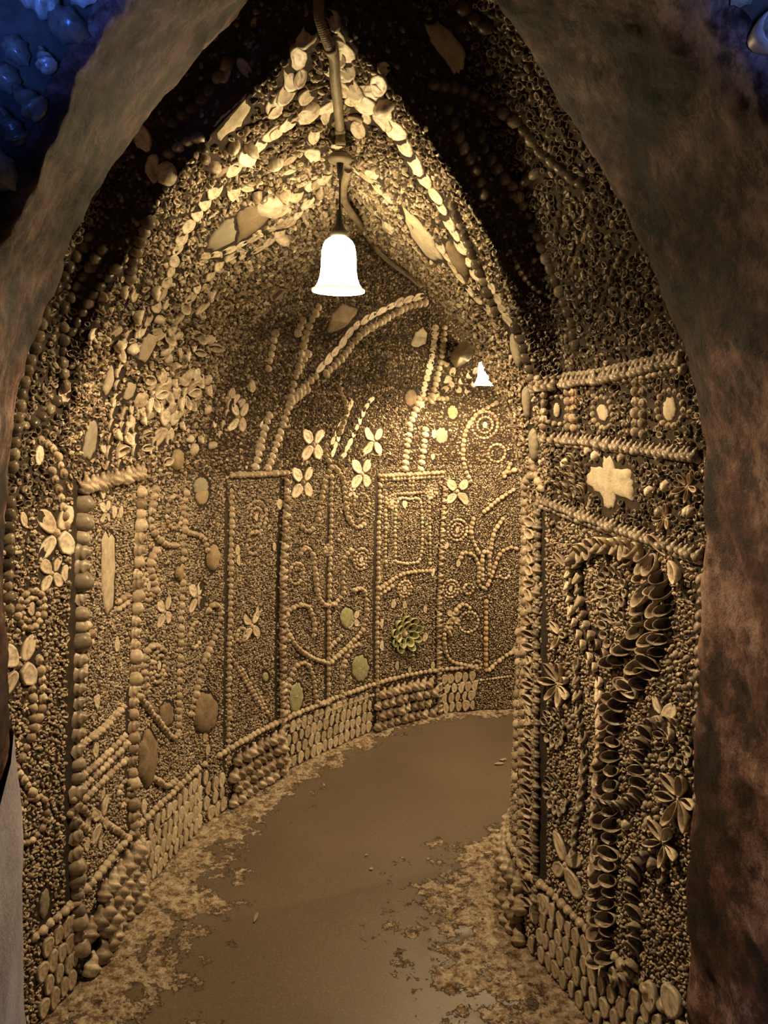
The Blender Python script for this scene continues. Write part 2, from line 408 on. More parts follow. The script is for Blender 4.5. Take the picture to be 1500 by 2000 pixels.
def patch(pts, mat, name='mortar_patch', lift=.002, th=.003, blockit=True):
    hs = [hit(*p) for p in pts]
    if any(h is None for h in hs): hs = [h for h in hs if h]
    if len(hs) < 4: return
    c = sum((h[0] for h in hs), Vector())/len(hs); N = sum((h[1] for h in hs), Vector()).normalized(); own = hs[0][2]
    U, V = frame(Vector((0, 0, 1)), N)
    ring = []
    m_ = len(hs)
    for i in range(m_):
        a, b = hs[i][0], hs[(i+1) % m_][0]
        for k in range(4):
            q = a.lerp(b, k/4); q = c+(q-c)*(1+J(.09)); ring.append(q)
    vs = []; fs = []; K = len(ring)
    for ro, z in ((1, -.01), (.99, lift), (.85, lift+th), (.45, lift+th*1.2)):
        for q in ring:
            qq = c+(q-c)*ro+N*z; qq += N*noise.noise(qq*40)*.002; vs.append(qq)
    vs.append(c+N*(lift+th*1.3))
    fs = grid_faces(4, K, True)+[(3*K+j, 3*K+(j+1) % K, 4*K) for j in range(K)]
    o = link(name, mesh_of(name, vs, fs, mat), WALLS[own])
    if blockit:
        for ro in (.2, .5, .75, .93):
            for q in ring[::2 if ro < .7 else 1]: BLOCK.append((c+(q-c)*ro, .013))
        BLOCK.append((c, .02))
    return o
def oval(x, y, rx, ry, ang=0, n_=10):
    a = math.radians(ang)
    return [(x+rx*math.cos(t)*math.cos(a)-ry*math.sin(t)*math.sin(a), y+rx*math.cos(t)*math.sin(a)+ry*math.sin(t)*math.cos(a)) for t in [2*math.pi*k/n_ for k in range(n_)]]

def groove(pts, r=.013):
    for p, n_, o in trace(pts, 2): BLOCK.append((p, r))
# ---------------------------------------------------------------- bare patches and set stones
patch([(415,247),(430,228),(452,210),(482,180),(489,210),(470,245),(445,262),(428,276)], M_PATCH)
patch([(828,45),(855,42),(880,60),(910,102),(902,135),(888,147),(868,118),(842,82)], M_PATCH)
patch([(402,485),(416,455),(435,435),(456,424),(458,440),(462,455),(455,472),(420,487)], M_SLATE, 'grey_slab')
patch([(460,424),(480,403),(518,396),(530,420),(500,450),(462,474),(466,455),(462,440)], M_STONE, 'brown_slab')
patch([(785,400),(815,425),(845,465),(868,510),(835,502),(803,462)], M_PATCH)
patch([(637,653),(647,612),(669,594),(698,601),(694,616),(672,638),(650,649)], M_STONE, 'brown_slab')
patch([(801,671),(812,649),(826,640),(835,650),(830,671),(812,679)], M_PATCH)
patch([(881,689),(896,671),(922,667),(931,686),(911,708),(889,719),(880,706)], M_SLATE, 'grey_slab')
patch([(525,578),(545,560),(557,565),(550,583),(530,588)], M_STONE, 'brown_slab')
patch([(268,700),(278,663),(290,652),(308,655),(303,673),(290,697),(282,708)], M_PATCH)
patch([(240,777),(250,747),(265,750),(260,773),(247,782)], M_PATCH)
patch([(160,893),(166,855),(177,822),(188,825),(190,845),(184,880),(174,898)], M_SLATE, 'grey_slab')
patch([(200,760),(206,735),(217,712),(222,733),(216,760),(205,775)], M_PATCH)
patch([(200,1040),(223,1050),(223,1127),(220,1193),(207,1207),(197,1150),(197,1090)], M_PATCH)
for q in [(345,897,10,22,4), (415,1090,12,27,4), (348,1120,6,14,0)]: patch(oval(*q), M_AMBER, 'amber_stone', th=.012)
patch(oval(392,950,15,18), M_SLATE, 'grey_slab'); patch(oval(394,968,13,18), M_AMBER, 'amber_stone')
patch(oval(400,1392,24,42,6), M_STONE, 'brown_slab', th=.012); patch(oval(287,1482,17,58,3), M_STONE, 'brown_slab', th=.012)
patch(oval(325,1395,14,24), M_STONE, 'brown_slab'); patch(oval(86,1765,9,30,6), M_SLATE, 'grey_slab')
for q in [(578,1362,14,30,2), (677,1206,13,21,0), (518,1322,6,9,0)]: patch(oval(*q), M_WORN, 'worn_patch')
patch(oval(703,1305,17,27), M_WORN, 'worn_patch')
patch(oval(862,851,13,16), M_SLATE, 'grey_slab'); patch(oval(802,777,12,17,10), M_STONE, 'brown_slab'); patch(oval(884,806,10,14), M_WORN, 'worn_patch')
patch([(1180,893),(1195,893),(1202,913),(1230,918),(1238,948),(1236,977),(1204,966),(1200,992),(1182,992),(1178,970),(1150,946),(1147,925),(1155,912),(1178,913)], M_PATCH)
patch(oval(1088,801,7,15), M_PATCH); patch(oval(1178,806,11,17,-15), M_PATCH); patch(oval(1309,798,13,24), M_PATCH)
patch(oval(1011,683,9,33,-14), M_SLATE, 'grey_slab', th=.01); patch(oval(1031,785,6,32,-6), M_SLATE, 'grey_slab', th=.01); patch(oval(1044,868,7,34,-5), M_SLATE, 'grey_slab', th=.01)
patch(oval(896,505,11,40,-32), M_STONE, 'brown_slab', th=.01)

# ---------------------------------------------------------------- skirting bays of large shells along the floor
def s_of(pxx):               # row index (float) where the outer wall is seen at this column
    best = None
    for i in range(NR):
        q = G[0][i][NW//2]; b = q[0]/q[1]; t = (pxx-750)/FPX
        v = abs(b-t)
        if i > 14 and i < NR-20 and (best is None or v < best[0]): best = (v, i)
    return best[1]
def wallpt(g, i, z):
    i = min(max(i, 0), NR-1.001); a = int(i); t = i-a; j = z/SPRING*NW; b = int(min(j, NW-1)); u = j-b
    f = lambda A: (A[a, b]*(1-t)*(1-u)+A[a+1, b]*t*(1-u)+A[a, b+1]*(1-t)*u+A[a+1, b+1]*t*u)
    return f
def skirt(side, ia, ib, kind):
    g, gn = G[side], GN[side]
    sz = {'limpet_shell': .062, 'whelk_shell': .070}[kind]
    stepx = .043 if kind == 'limpet_shell' else .050
    r = 0; nr = 4
    for r in range(nr):
        z = .03+r*.058; i = ia+(.5 if r % 2 else 0)*.3
        first = True
        while i < ib:
            f = wallpt(g, i, z); p = Vector(f(g)); N = Vector(f(gn)).normalized()
            nx = Vector(wallpt(g, i+.5, z)(g))-p; di = .5/max(nx.length, 1e-6)
            if first: i += (stepx*.5*(1+(r % 2)))*di; first = False; continue
            if kind == 'limpet_shell':
                put(kind, 'p', p+Vector((0, 0, J(.004)))+N*.004, Vector((J(.15), 0, 1)), N, sz*(1+J(.13)), side, sy=.72+J(.08), tilt=.08)
            else:
                put(kind, '', p+N*.004, Vector((0, 0, 1))+nx.normalized()*(.75+J(.3)), N, sz*(1.12+J(.12)), side, sy=.9+J(.1), tilt=-.15)
            i += stepx*di*(1+J(.1))
    i = ia                      # string of round shells along the top of the band
    while i < ib:
        f = wallpt(g, i, .262); p = Vector(f(g)); N = Vector(f(gn)).normalized()
        nx = Vector(wallpt(g, i+.5, .262)(g))-p; di = .5/max(nx.length, 1e-6)
        put('periwinkle_shell', 'c', p, nx, N, .034*(1+J(.15)), side); i += .031*di
cuts = [s_of(x) for x in (25, 118, 262, 438, 554, 738, 858)]
print('cuts', cuts)
for k, (a, b) in enumerate(zip(cuts, cuts[1:]+[NR-30])):
    skirt(0, a+.15, b-.15, 'limpet_shell' if k % 2 == 0 else 'whelk_shell')
ic = IC
skirt(1, ic+1.5, ic+SUB*4, 'whelk_shell'); skirt(1, 2, ic-1.2, 'limpet_shell')

# ---------------------------------------------------------------- rods and bars of shells: outer wall
W, K_, P_, L_, M_, U_, S_ = 'whelk_shell', 'cockle_shell', 'periwinkle_shell', 'limpet_shell', 'mussel_shell', 'cup_shell', 'scallop_shell'
chain(P_, .056, [(152,1850),(146,1700),(148,1500),(152,1300),(155,1100),(158,960)], 'g', .80, tilt=-.25, sz=1.1, jit=.25, sjit=.2)
chain(P_, .048, [(262,1650),(256,1550),(257,1400),(263,1200),(269,1050),(274,930)], '', .82, tilt=-.2, sz=1.1, jit=.2, sjit=.2)
chain(P_, .032, [(346,1430),(351,1250),(356,1100),(362,950)], 'c', .9)
chain(P_, .028, [(446,1490),(447,1300),(450,1120),(452,945)], 'c', .9)
chain(W, .052, [(551,1500),(548,1300),(549,1120),(558,938)], '', .7, spin=.6, tilt=-.2)
chain(P_, .030, [(641,1365),(642,1200),(645,1050),(648,920)], 'c', .90)
chain(P_, .030, [(738,1410),(736,1250),(738,1100),(742,940)], 'c', .90)
chain(W, .046, [(857,1385),(855,1230),(860,1080),(868,940)], '', .7, spin=.5, tilt=-.2)
chain(P_, .034, [(949,1308),(949,1240),(950,1165)], 'o', .9)
for q in ([(160,945),(215,932),(275,918)], [(452,928),(510,926),(563,923)], [(740,930),(805,927),(872,922)], [(828,779),(885,779)], [(985,925),(1008,917)]):
    if q[0][0] < 300: chain(W, .060, q, '', .55, spin=1.2, sy=.9)
    else: chain(P_, .036, q, 'c', .8, sz=1.3)
chain(P_, .030, [(745,937),(870,930)], 'c', .9)
for q in [[(138,1900),(132,1700),(134,1500),(139,1300),(142,1120),(145,950)], [(1062,1790),(1062,1500),(1063,1200),(1064,960)]]: groove(q, .017)
for q in [[(251,1640),(245,1500),(247,1350)], [(437,1560),(437,1380),(440,1150),(441,940)], [(540,1490),(538,1300),(541,1100),(548,935)], [(635,1370),(636,1200),(641,1000),(645,920)], [(731,1410),(729,1250),(731,1100),(735,930)], [(1165,1890),(1158,1700),(1165,1500)]]: groove(q, .010)
# long tree-like scrolls of round shells
for q in [
 [(300,955),(292,1010),(298,1040),(320,1062),(350,1065)], [(300,1150),(290,1100),(305,1070)],
 [(365,1040),(395,1050),(405,1080)], [(270,1360),(300,1400),(335,1440),(348,1425)], [(372,1395),(390,1310),(405,1270),(425,1225),(430,1195),(415,1180),(402,1200)],
 [(300,1520),(325,1535),(345,1520)], [(160,1452),(200,1420),(245,1372)], [(285,1350),(278,1300),(290,1265),(310,1262)],
 [(560,1400),(560,1350),(575,1305),(595,1295),(610,1320),(618,1370),(640,1372)], [(565,1240),(580,1265),(610,1285),(640,1295)], [(562,1250),(556,1205),(575,1185),(600,1185),(612,1215),(610,1250)],
 [(646,1292),(670,1270),(700,1240),(712,1215),(714,1170),(705,1150),(685,1155)], [(646,1262),(668,1240)], [(648,1180),(632,1180),(618,1155),(614,1120),(610,1085),(595,1070),(580,1090)],
 [(670,1300),(685,1265),(705,1258)], [(668,1370),(666,1320),(672,1290)], [(652,1180),(668,1160),(668,1120),(672,1090),(690,1070)],
 [(590,1030),(600,1038),(612,1030),(622,1000),(628,960),(638,930),(648,912)], [(652,912),(668,935),(672,970),(678,1010),(695,1030),(712,1022)],
 [(640,900),(635,880),(640,860)], [(662,760),(675,800),(660,850)],
 [(900,1090),(905,1080),(925,1085),(935,1110),(935,1140),(948,1150)], [(948,1150),(958,1130),(975,1085),(995,1070),(1010,1072)], [(880,1240),(870,1225),(868,1260),(880,1290),(915,1300),(940,1308)],
 [(878,1235),(888,1195),(905,1180),(920,1190)], [(955,1308),(975,1290),(1005,1270)], [(958,1080),(965,1040),(985,1010)], [(935,1080),(920,1045),(925,1010)], [(942,1130),(942,1090),(948,1075),(956,1090),(955,1130)],
 [(918,940),(905,900),(908,850),(930,810),(985,780)], [(945,1000),(975,975),(1005,955)], [(985,930),(1000,900)], [(740,1150),(790,1120),(850,1115)], [(742,1160),(770,1140)],
]: chain(P_, .031, q, 'c', .86, sz=1.3)
for q in [[(753,1105),(753,980),(757,960)], [(840,1100),(838,980),(838,965)], [(772,1095),(774,985),(800,975),(822,985),(822,1085),(800,1100),(775,1098)], [(770,965),(850,960)], [(800,940),(800,975)], [(806,940),(806,972)]]:
    chain(P_, .024, q, 'p' if q[0][0] in (772,) else '', .95)
chain(P_, .02, [(862,1345),(930,1330),(1003,1320)], 'c', .9); chain(P_, .022, [(562,1418),(650,1385),(735,1355)], 'c', .92)
for dx in (0, 18, 36): chain(P_, .024, [(455+dx,1290+dx),(500+dx*.8,1370+dx),(540,1440)][:2], '', 1)
for q in [[(165,1560),(205,1520),(250,1478)], [(155,1520),(200,1480),(250,1430)], [(160,1540),(210,1490),(250,1450)], [(140,1560),(180,1600)], [(135,1590),(172,1625)], [(210,1610),(252,1640)]]: chain(P_, .030, q, '', .85)
# small upright panels, near left
for q in [[(40,1480),(60,1430),(62,1330)], [(75,1290),(82,1370),(60,1440)], [(100,920),(120,980),(130,1050)], [(80,860),(105,880),(125,930)], [(30,1500),(50,1530),(75,1570)]]: chain(P_, .03, q, '', .9)
for q in [[(160,1230),(175,1215)], [(150,1250),(180,1235)], [(158,1270),(180,1250)], [(230,1175),(250,1160)], [(230,1190),(250,1175)]]: chain(K_, .03, q, '', .9)
# flowers of four flat shells
for x, y, r in [(590,942,.085), (705,925,.085), (893,960,.085), (610,868,.085), (728,862,.08), (108,1040,.08), (325,832,.085), (465,815,.07), (490,1222,.07), (320,1195,.06), (382,1165,.07), (195,1600,.07), (35,1300,.08), (688,960,.03), (885,1205,.05), (690,1210,.05), (100,1120,.05), (205,1000,.04)]:
    flower(x, y, r, size=r*.95, sy=.8)
flower(703, 1305, .045, size=.05, mk='n'); flower(578, 1360, .04, size=.045, mk='n', n_=5)
# rosettes
for x, y, r, q in [(947,830,.075,1),(970,885,.05,0),(790,1150,.045,1),(880,1150,.05,1),(893,1035,.06,1),(705,1092,.055,1),(578,1120,.05,0),(705,985,.055,0),(915,1215,.06,0),(915,1150,.03,0),(985,1120,.03,0),(500,1010,.07,1),(495,1060,.05,0),(290,1145,.05,1),(310,1300,.06,1),(380,1240,.05,0),(340,1000,.06,0),(60,1190,.05,1),(60,1600,.06,0),(240,1550,.04,0),(470,1240,.03,0),(765,980,.035,1),(842,960,.035,1),(930,1300,.03,0),(640,1075,.025,1),(665,1050,.02,0)]:
    ringo(x, y, r, P_, '', .022, fill=(L_, 'p', .035) if q else None)
    if q: ringo(x, y, r*.6, P_, '', .018)
# lotus medallion
for r, n_ in ((.085, 9), (.055, 7)):
    h = hit(790, 1238)
    U, V = frame(Vector((0, 0, 1)), h[1])
    for k in range(n_):
        a = math.pi*(k/(n_-1)*1.7-.35-.0)
        d = V*math.cos(a)+U*math.sin(a) if False else U*math.sin(a+.0)*1+V*math.cos(a)
        put(U_, 'n', h[0]+d*r, d, h[1], .055, h[2], tilt=.2)
flower(790, 1243, .03, 1, K_, 'p', .045, ph=0, mid=False)
free = lambda p, m_: all((p-q[0]).length > m_+q[1] for q in BLOCK)
for a_ in range(110):
    x = random.uniform(180, 420); y = random.uniform(560, 900); h = hit(x, y)
    if h and free(h[0], .022): put(random.choice([U_, L_, U_, K_]), 'p', h[0], Vector((J(1), J(1), J(1)-.5)), h[1], .034+.016*random.random(), h[2], tilt=.35, sy=.9)
for a_ in range(60):
    x = random.uniform(400, 760); y = random.uniform(120, 470); h = hit(x, y)
    if h and h[2] == 2 and h[0].y > 1.7 and free(h[0], .012): put(random.choice([L_, L_, K_]), random.choice(['p', '']), h[0], Vector((J(1), J(1), J(1))), h[1], .032+.02*random.random(), h[2], tilt=J(.4), sy=.8)
# lone flat shells
for x, y in [(845,892),(848,848),(776,1240),(830,1245),(868,1265),(768,1180),(830,1190),(745,1262),(740,1130),(845,1118),(745,1218),(790,1182),(787,1350),(805,1350),(872,1066),(1003,1270),(775,1300),(800,1308),(845,1300),(535,1068),(503,1240),(502,1195),(125,1120),(222,1000),(200,960),(170,1020),(235,1000),(45,1015),(188,1370),(227,1260),(165,1315),(185,1465),(242,1455),(130,760),(125,770),(75,890),(380,1395),(400,1440),(405,1465),(460,780),(510,830),(280,1575),(280,1580),(200,1550),(205,1575),(195,1650),(168,1650),(170,1610),(465,1095),(463,1075),(790,985),(895,1100),(545,985)]:
    h = hit(x, y)
    if h: put(L_, 'p', h[0], Vector((J(.3), J(.3), 1)), h[1], .045*(1+J(.2)), h[2], sy=.8)

# ---------------------------------------------------------------- outer vault ribs
VL = [([(640,210),(580,232),(530,262),(478,310),(440,345)], .055), ([(420,370),(385,415),(352,470),(330,540),(300,605),(262,670)], .050), ([(600,395),(560,440),(500,490),(440,505),(405,545)], .055),
      ([(635,345),(590,372),(560,392),(530,405)], .055), ([(395,500),(430,495),(470,478),(510,458),(560,425)], .05), ([(385,560),(350,620),(330,650)], .05), ([(600,70),(575,130),(560,180),(540,190)], .06), ([(670,100),(690,180),(720,210),(770,260)], .06), ([(730,180),(770,250),(800,300),(830,350),(845,370)], .06),
      ([(700,390),(750,430),(800,470),(830,510)], .04), ([(560,180),(545,190),(520,240)], .06), ([(690,330),(720,350),(760,390)], .045), ([(850,380),(880,440),(905,490),(935,545)], .05), ([(860,480),(890,530),(920,570),(960,610)], .045), ([(960,560),(985,610),(1000,640)], .045), ([(650,40),(664,140),(672,200)], .05)]
for q, s in VL: chain(L_, s, q, 'p', .85, spin=.25, jit=.25, sy=.85, tilt=.15)
for q in [[(625,718),(660,680),(690,640),(730,615),(780,590),(825,578)]]: chain(L_, .07, q, 'p', .85, spin=.1, sy=.7)
for q in [[(635,730),(670,695),(705,652),(745,628),(790,602),(835,590)], [(600,690),(575,740),(562,800)], [(620,600),(600,640),(585,700),(575,740)], [(590,625),(575,660)], [(522,915),(535,880),(550,835),(570,780),(620,730)], [(498,912),(505,880),(515,840),(530,800)],
          [(850,640),(843,700),(828,760),(822,800)], [(868,640),(862,700),(845,770),(840,790)], [(790,915),(795,870),(803,830)], [(822,915),(828,870),(832,830)], [(800,830),(812,800),(820,770)], [(535,650),(528,690),(522,720)], [(600,760),(560,790)]]:
    chain(L_ if q[0] in ((850,640),) else K_, .042, q, 'p', .72, spin=1.3, sy=1.0)
for q in [[(650,885),(662,850),(680,800),(695,770)], [(670,890),(690,850),(712,800),(725,780)], [(650,860),(668,822),(690,780)]]: chain(L_, .045, q, 'p', .9, sy=.8, jit=.3)
for q in [[(940,640),(905,690),(870,750)], [(900,745),(935,720),(960,700)], [(870,740),(905,765),(930,745)], [(870,760),(850,780)], [(880,690),(868,720)]]: chain(L_, .045, q, 'p', 1.2, jit=.5)
for q in [[(210,910),(213,860),(222,790),(232,730),(240,690),(250,650)], [(232,910),(236,850),(244,800)], [(250,840),(262,790)], [(262,880),(262,820)], [(300,650),(320,670)], [(430,850),(445,800),(450,760)], [(450,770),(470,790)]]: chain(L_, .052, q, 'p', .85, spin=1.2, sy=.9, tilt=.3)
for x, y, r in [(298,772,.07), (362,768,.08)]:
    ringo(x, y, r, S_, 'p', .06, rad=True); ringo(x, y, r*.45, M_, 'p', .05, rad=True)
h = hit(532, 400); put(S_, 'p', h[0], h[0]-hit(560, 385)[0], h[1], .10, h[2])
for x, y in [(740,165),(700,250),(395,600),(300,330),(325,340),(280,270),(760,440),(900,620),(865,590),(490,755),(600,215),(610,300)]:
    h = hit(x, y)
    if h: put(S_ if random.random() < .3 else L_, 'p', h[0], Vector((J(1), J(1), J(1))), h[1], .06, h[2], sy=.9)
# ---------------------------------------------------------------- near vault, cockle ropes darkened for the shade there
NEAR = [[(88,610),(70,670),(50,730),(36,800),(28,860),(22,930)], [(110,560),(150,500),(190,440)], [(125,600),(165,540),(215,470)], [(140,650),(185,575),(240,510)], [(30,835),(62,825),(95,800),(112,775)], [(124,640),(122,700),(128,760)],
        [(290,430),(260,500),(250,560)], [(340,240),(400,190),(450,120)], [(330,300),(390,270),(400,330)], [(18,980),(14,1100),(16,1200)],
        [(905,15),(930,40),(960,60)], [(845,165),(900,175),(960,205),(1010,240),(1060,300)], [(875,215),(905,290),(935,350),(945,400)], [(930,240),(950,300),(985,350),(1010,370)], [(1000,365),(1020,400),(1045,450),(1070,510),(1095,570),(1115,620),(1128,680)],
        [(1060,300),(1110,340),(1145,360)], [(885,400),(905,450),(925,500),(950,560),(975,620)], [(1010,640),(1030,700),(1040,745)], [(1000,380),(1030,350),(1060,330)]]
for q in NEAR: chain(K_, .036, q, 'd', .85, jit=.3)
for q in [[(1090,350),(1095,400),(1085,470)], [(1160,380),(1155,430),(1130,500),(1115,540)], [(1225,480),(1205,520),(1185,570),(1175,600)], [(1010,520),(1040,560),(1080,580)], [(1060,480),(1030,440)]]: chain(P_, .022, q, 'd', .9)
# ---------------------------------------------------------------- inner wall, near panel
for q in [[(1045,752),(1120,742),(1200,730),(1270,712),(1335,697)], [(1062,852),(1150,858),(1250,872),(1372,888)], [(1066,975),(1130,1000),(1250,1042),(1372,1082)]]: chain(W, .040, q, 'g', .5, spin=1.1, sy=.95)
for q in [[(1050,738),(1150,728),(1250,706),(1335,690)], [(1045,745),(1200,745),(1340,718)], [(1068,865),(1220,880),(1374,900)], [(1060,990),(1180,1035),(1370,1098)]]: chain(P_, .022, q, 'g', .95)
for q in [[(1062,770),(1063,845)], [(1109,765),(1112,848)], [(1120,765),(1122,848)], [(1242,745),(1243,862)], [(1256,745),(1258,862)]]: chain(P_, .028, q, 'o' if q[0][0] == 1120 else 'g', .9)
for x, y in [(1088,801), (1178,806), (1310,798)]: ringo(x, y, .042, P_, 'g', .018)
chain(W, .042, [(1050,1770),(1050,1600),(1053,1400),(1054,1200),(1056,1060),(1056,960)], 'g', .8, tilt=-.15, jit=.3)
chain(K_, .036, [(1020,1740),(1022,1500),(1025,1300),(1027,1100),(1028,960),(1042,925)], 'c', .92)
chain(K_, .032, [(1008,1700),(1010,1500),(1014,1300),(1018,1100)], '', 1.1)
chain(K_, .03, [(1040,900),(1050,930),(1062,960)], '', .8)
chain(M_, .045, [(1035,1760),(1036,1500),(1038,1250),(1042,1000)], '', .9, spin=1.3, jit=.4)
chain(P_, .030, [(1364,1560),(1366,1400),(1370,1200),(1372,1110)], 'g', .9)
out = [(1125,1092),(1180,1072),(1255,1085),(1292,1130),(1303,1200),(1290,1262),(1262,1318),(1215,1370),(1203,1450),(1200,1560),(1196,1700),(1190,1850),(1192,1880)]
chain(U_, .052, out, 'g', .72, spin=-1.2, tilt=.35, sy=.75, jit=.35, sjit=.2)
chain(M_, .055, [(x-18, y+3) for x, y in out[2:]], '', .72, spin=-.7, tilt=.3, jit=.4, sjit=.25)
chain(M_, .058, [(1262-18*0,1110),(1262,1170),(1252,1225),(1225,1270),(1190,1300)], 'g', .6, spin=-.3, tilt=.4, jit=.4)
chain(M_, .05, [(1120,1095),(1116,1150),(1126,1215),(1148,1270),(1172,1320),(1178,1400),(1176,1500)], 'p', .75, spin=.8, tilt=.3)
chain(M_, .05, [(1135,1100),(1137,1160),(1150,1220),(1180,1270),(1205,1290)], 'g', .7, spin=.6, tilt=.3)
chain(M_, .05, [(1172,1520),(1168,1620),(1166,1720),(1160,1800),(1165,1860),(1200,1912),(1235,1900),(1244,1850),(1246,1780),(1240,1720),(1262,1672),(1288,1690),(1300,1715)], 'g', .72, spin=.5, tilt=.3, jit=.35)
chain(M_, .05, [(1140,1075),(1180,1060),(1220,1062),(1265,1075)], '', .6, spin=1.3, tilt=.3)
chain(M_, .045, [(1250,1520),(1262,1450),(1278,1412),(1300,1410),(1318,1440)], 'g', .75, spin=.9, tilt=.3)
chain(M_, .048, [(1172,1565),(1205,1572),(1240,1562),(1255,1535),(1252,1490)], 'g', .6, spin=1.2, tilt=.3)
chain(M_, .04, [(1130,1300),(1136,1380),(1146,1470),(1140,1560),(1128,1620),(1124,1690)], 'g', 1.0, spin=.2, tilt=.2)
for x, y, r, k in [(1108,1688,.085,4), (1295,1400,.05,4), (1095,1335,.06,7), (1300,1645,.05,5), (1330,1560,.06,6), (1310,1090,.06,2), (1110,1110,.05,2), (1095,1240,.04,3), (1300,1010,.03,6), (1345,950,.032,5)]:
    flower(x, y, r, k, L_ if k == 4 else M_, 'p' if k == 4 else '', r, sy=.7)
for x, y in [(1275,1945), (1317,1955)]:
    h = hit(x, y); put(L_, 'p', h[0]+h[1]*.008, Vector((-.1, 0, 1)), h[1], .085, h[2], sy=.8)
for x, y, r in [(1200,1150,.05), (1205,1230,.05), (1085,1420,.05), (1090,1550,.05), (1320,1450,.05), (1330,1310,.04), (1270,1590,.025), (1110,1400,.03), (1085,1580,.035), (1280,1500,.03)]:
    ringo(x, y, r, U_ if r > .04 else P_, 'g', .026 if r > .04 else .018, rad=True)
for x, y in [(1335,720), (1350,660), (1345,1000), (1290,1000), (1270,960), (1350,1000), (1300,950), (1268,1605), (1225,1610), (1290,890), (1105,905), (1165,890), (1150,880), (1215,895)]:
    h = hit(x, y)
    if h and h[0].y > 1.4: put(K_, 'p' if x % 3 else 'g', h[0], Vector((0, 0, 1)), h[1], .03, h[2])
rngs = [(1135,905,1148,985), (1210,900,1250,915), (1100,880,1140,900)]
for a in range(26):
    x = 1085+random.random()*60; y = 890+random.random()*90
    h = hit(x, y)
    if h: put(M_, 'g', h[0], Vector((J(.2), 0, 1)), h[1], .03, h[2], tilt=.3)
# ---------------------------------------------------------------- split shells into single parts (the largest seen) and the joined rest
def seen_size(e_): return e_[4]/max(.3, (e_[2]-Vector((0, 0, EYE))).length)
def inview(p):
    q = RM.transposed() @ (p-Vector((0, 0, EYE)))
    return q.z < -.1 and abs(q.x/q.z*FPX) < 770 and abs(q.y/q.z*FPX) < 1020
groups_ = {}
for e_ in SH: groups_.setdefault((e_[7], e_[0]), []).append(e_)
LEFT = {}
for (own, kind), L in groups_.items():
    L.sort(key=lambda e_: -(seen_size(e_)*(1 if inview(e_[2]) else .2)))
    for e_ in L[:300]:
        _, mk, P, R, sz, sy, szz, _o = e_
        o = bpy.data.objects.new(kind, shmesh(kind, random.randrange(len(GEO[kind])), mk)); C.objects.link(o)
        M = Matrix.Translation(P) @ R.to_4x4() @ Matrix.Diagonal((sz, sz*sy, sz*szz, 1))
        o.parent = WALLS[own]; o.matrix_basis = M
    for e_ in L[300:]: LEFT.setdefault((own, kind, e_[1]), []).append(e_)
print('shells', len(SH), {k: len(v) for k, v in groups_.items()})
# proto objects used only as instance sources
def proto(me):
    return bpy.data.objects.new(me.name, me)
def scatter(name, parent, P, E, S, protos, T=None):
    """points with euler rotation E, scale S; geometry nodes put one of the protos on each"""
    me = bpy.data.meshes.new(name); me.vertices.add(len(P)); me.vertices.foreach_set('co', np.asarray(P, np.float32).ravel())
    a = me.attributes.new('rot', 'FLOAT_VECTOR', 'POINT'); a.data.foreach_set('vector', np.asarray(E, np.float32).ravel())
    a = me.attributes.new('scl', 'FLOAT_VECTOR', 'POINT'); a.data.foreach_set('vector', np.asarray(S, np.float32).ravel())
    o = link(name, me, parent); o['kind'] = 'stuff'
    g = bpy.data.node_groups.new(name, 'GeometryNodeTree'); g.interface.new_socket('Geometry', in_out='INPUT', socket_type='NodeSocketGeometry'); g.interface.new_socket('Geometry', in_out='OUTPUT', socket_type='NodeSocketGeometry')
    N = g.nodes; Lk = g.links; gi = N.new('NodeGroupInput'); go = N.new('NodeGroupOutput')
    iop = N.new('GeometryNodeInstanceOnPoints'); jn = N.new('GeometryNodeJoinGeometry')
    for p_ in protos:
        oi = N.new('GeometryNodeObjectInfo'); oi.inputs['Object'].default_value = p_; oi.inputs['As Instance'].default_value = True
        Lk.new(oi.outputs['Geometry'], jn.inputs[0])
    def na(nm):
        q = N.new('GeometryNodeInputNamedAttribute'); q.data_type = 'FLOAT_VECTOR'; q.inputs['Name'].default_value = nm; return q.outputs['Attribute']
    e2r = N.new('FunctionNodeEulerToRotation'); Lk.new(na('rot'), e2r.inputs[0])
    m2p = N.new('GeometryNodeMeshToPoints')
    Lk.new(gi.outputs[0], iop.inputs['Points']); Lk.new(jn.outputs[0], iop.inputs['Instance'])
    iop.inputs['Pick Instance'].default_value = True
    rv = N.new('FunctionNodeRandomValue'); rv.data_type = 'INT'; rv.inputs[4].default_value = 0; rv.inputs[5].default_value = len(protos)-1
    Lk.new(rv.outputs[2], iop.inputs['Instance Index'])
    Lk.new(e2r.outputs[0], iop.inputs['Rotation']); Lk.new(na('scl'), iop.inputs['Scale']); Lk.new(iop.outputs[0], go.inputs[0])
    md = o.modifiers.new('pieces', 'NODES'); md.node_group = g
    return o
def eul(R): return tuple(R.to_euler())
for (own, kind, mk), L in LEFT.items():
    scatter(kind+'s', WALLS[own], [e_[2] for e_ in L], [eul(e_[3]) for e_ in L], [(e_[4], e_[4]*e_[5], e_[4]*e_[6]) for e_ in L],
            [proto(shmesh(kind, v, mk)) for v in range(len(GEO[kind]))])
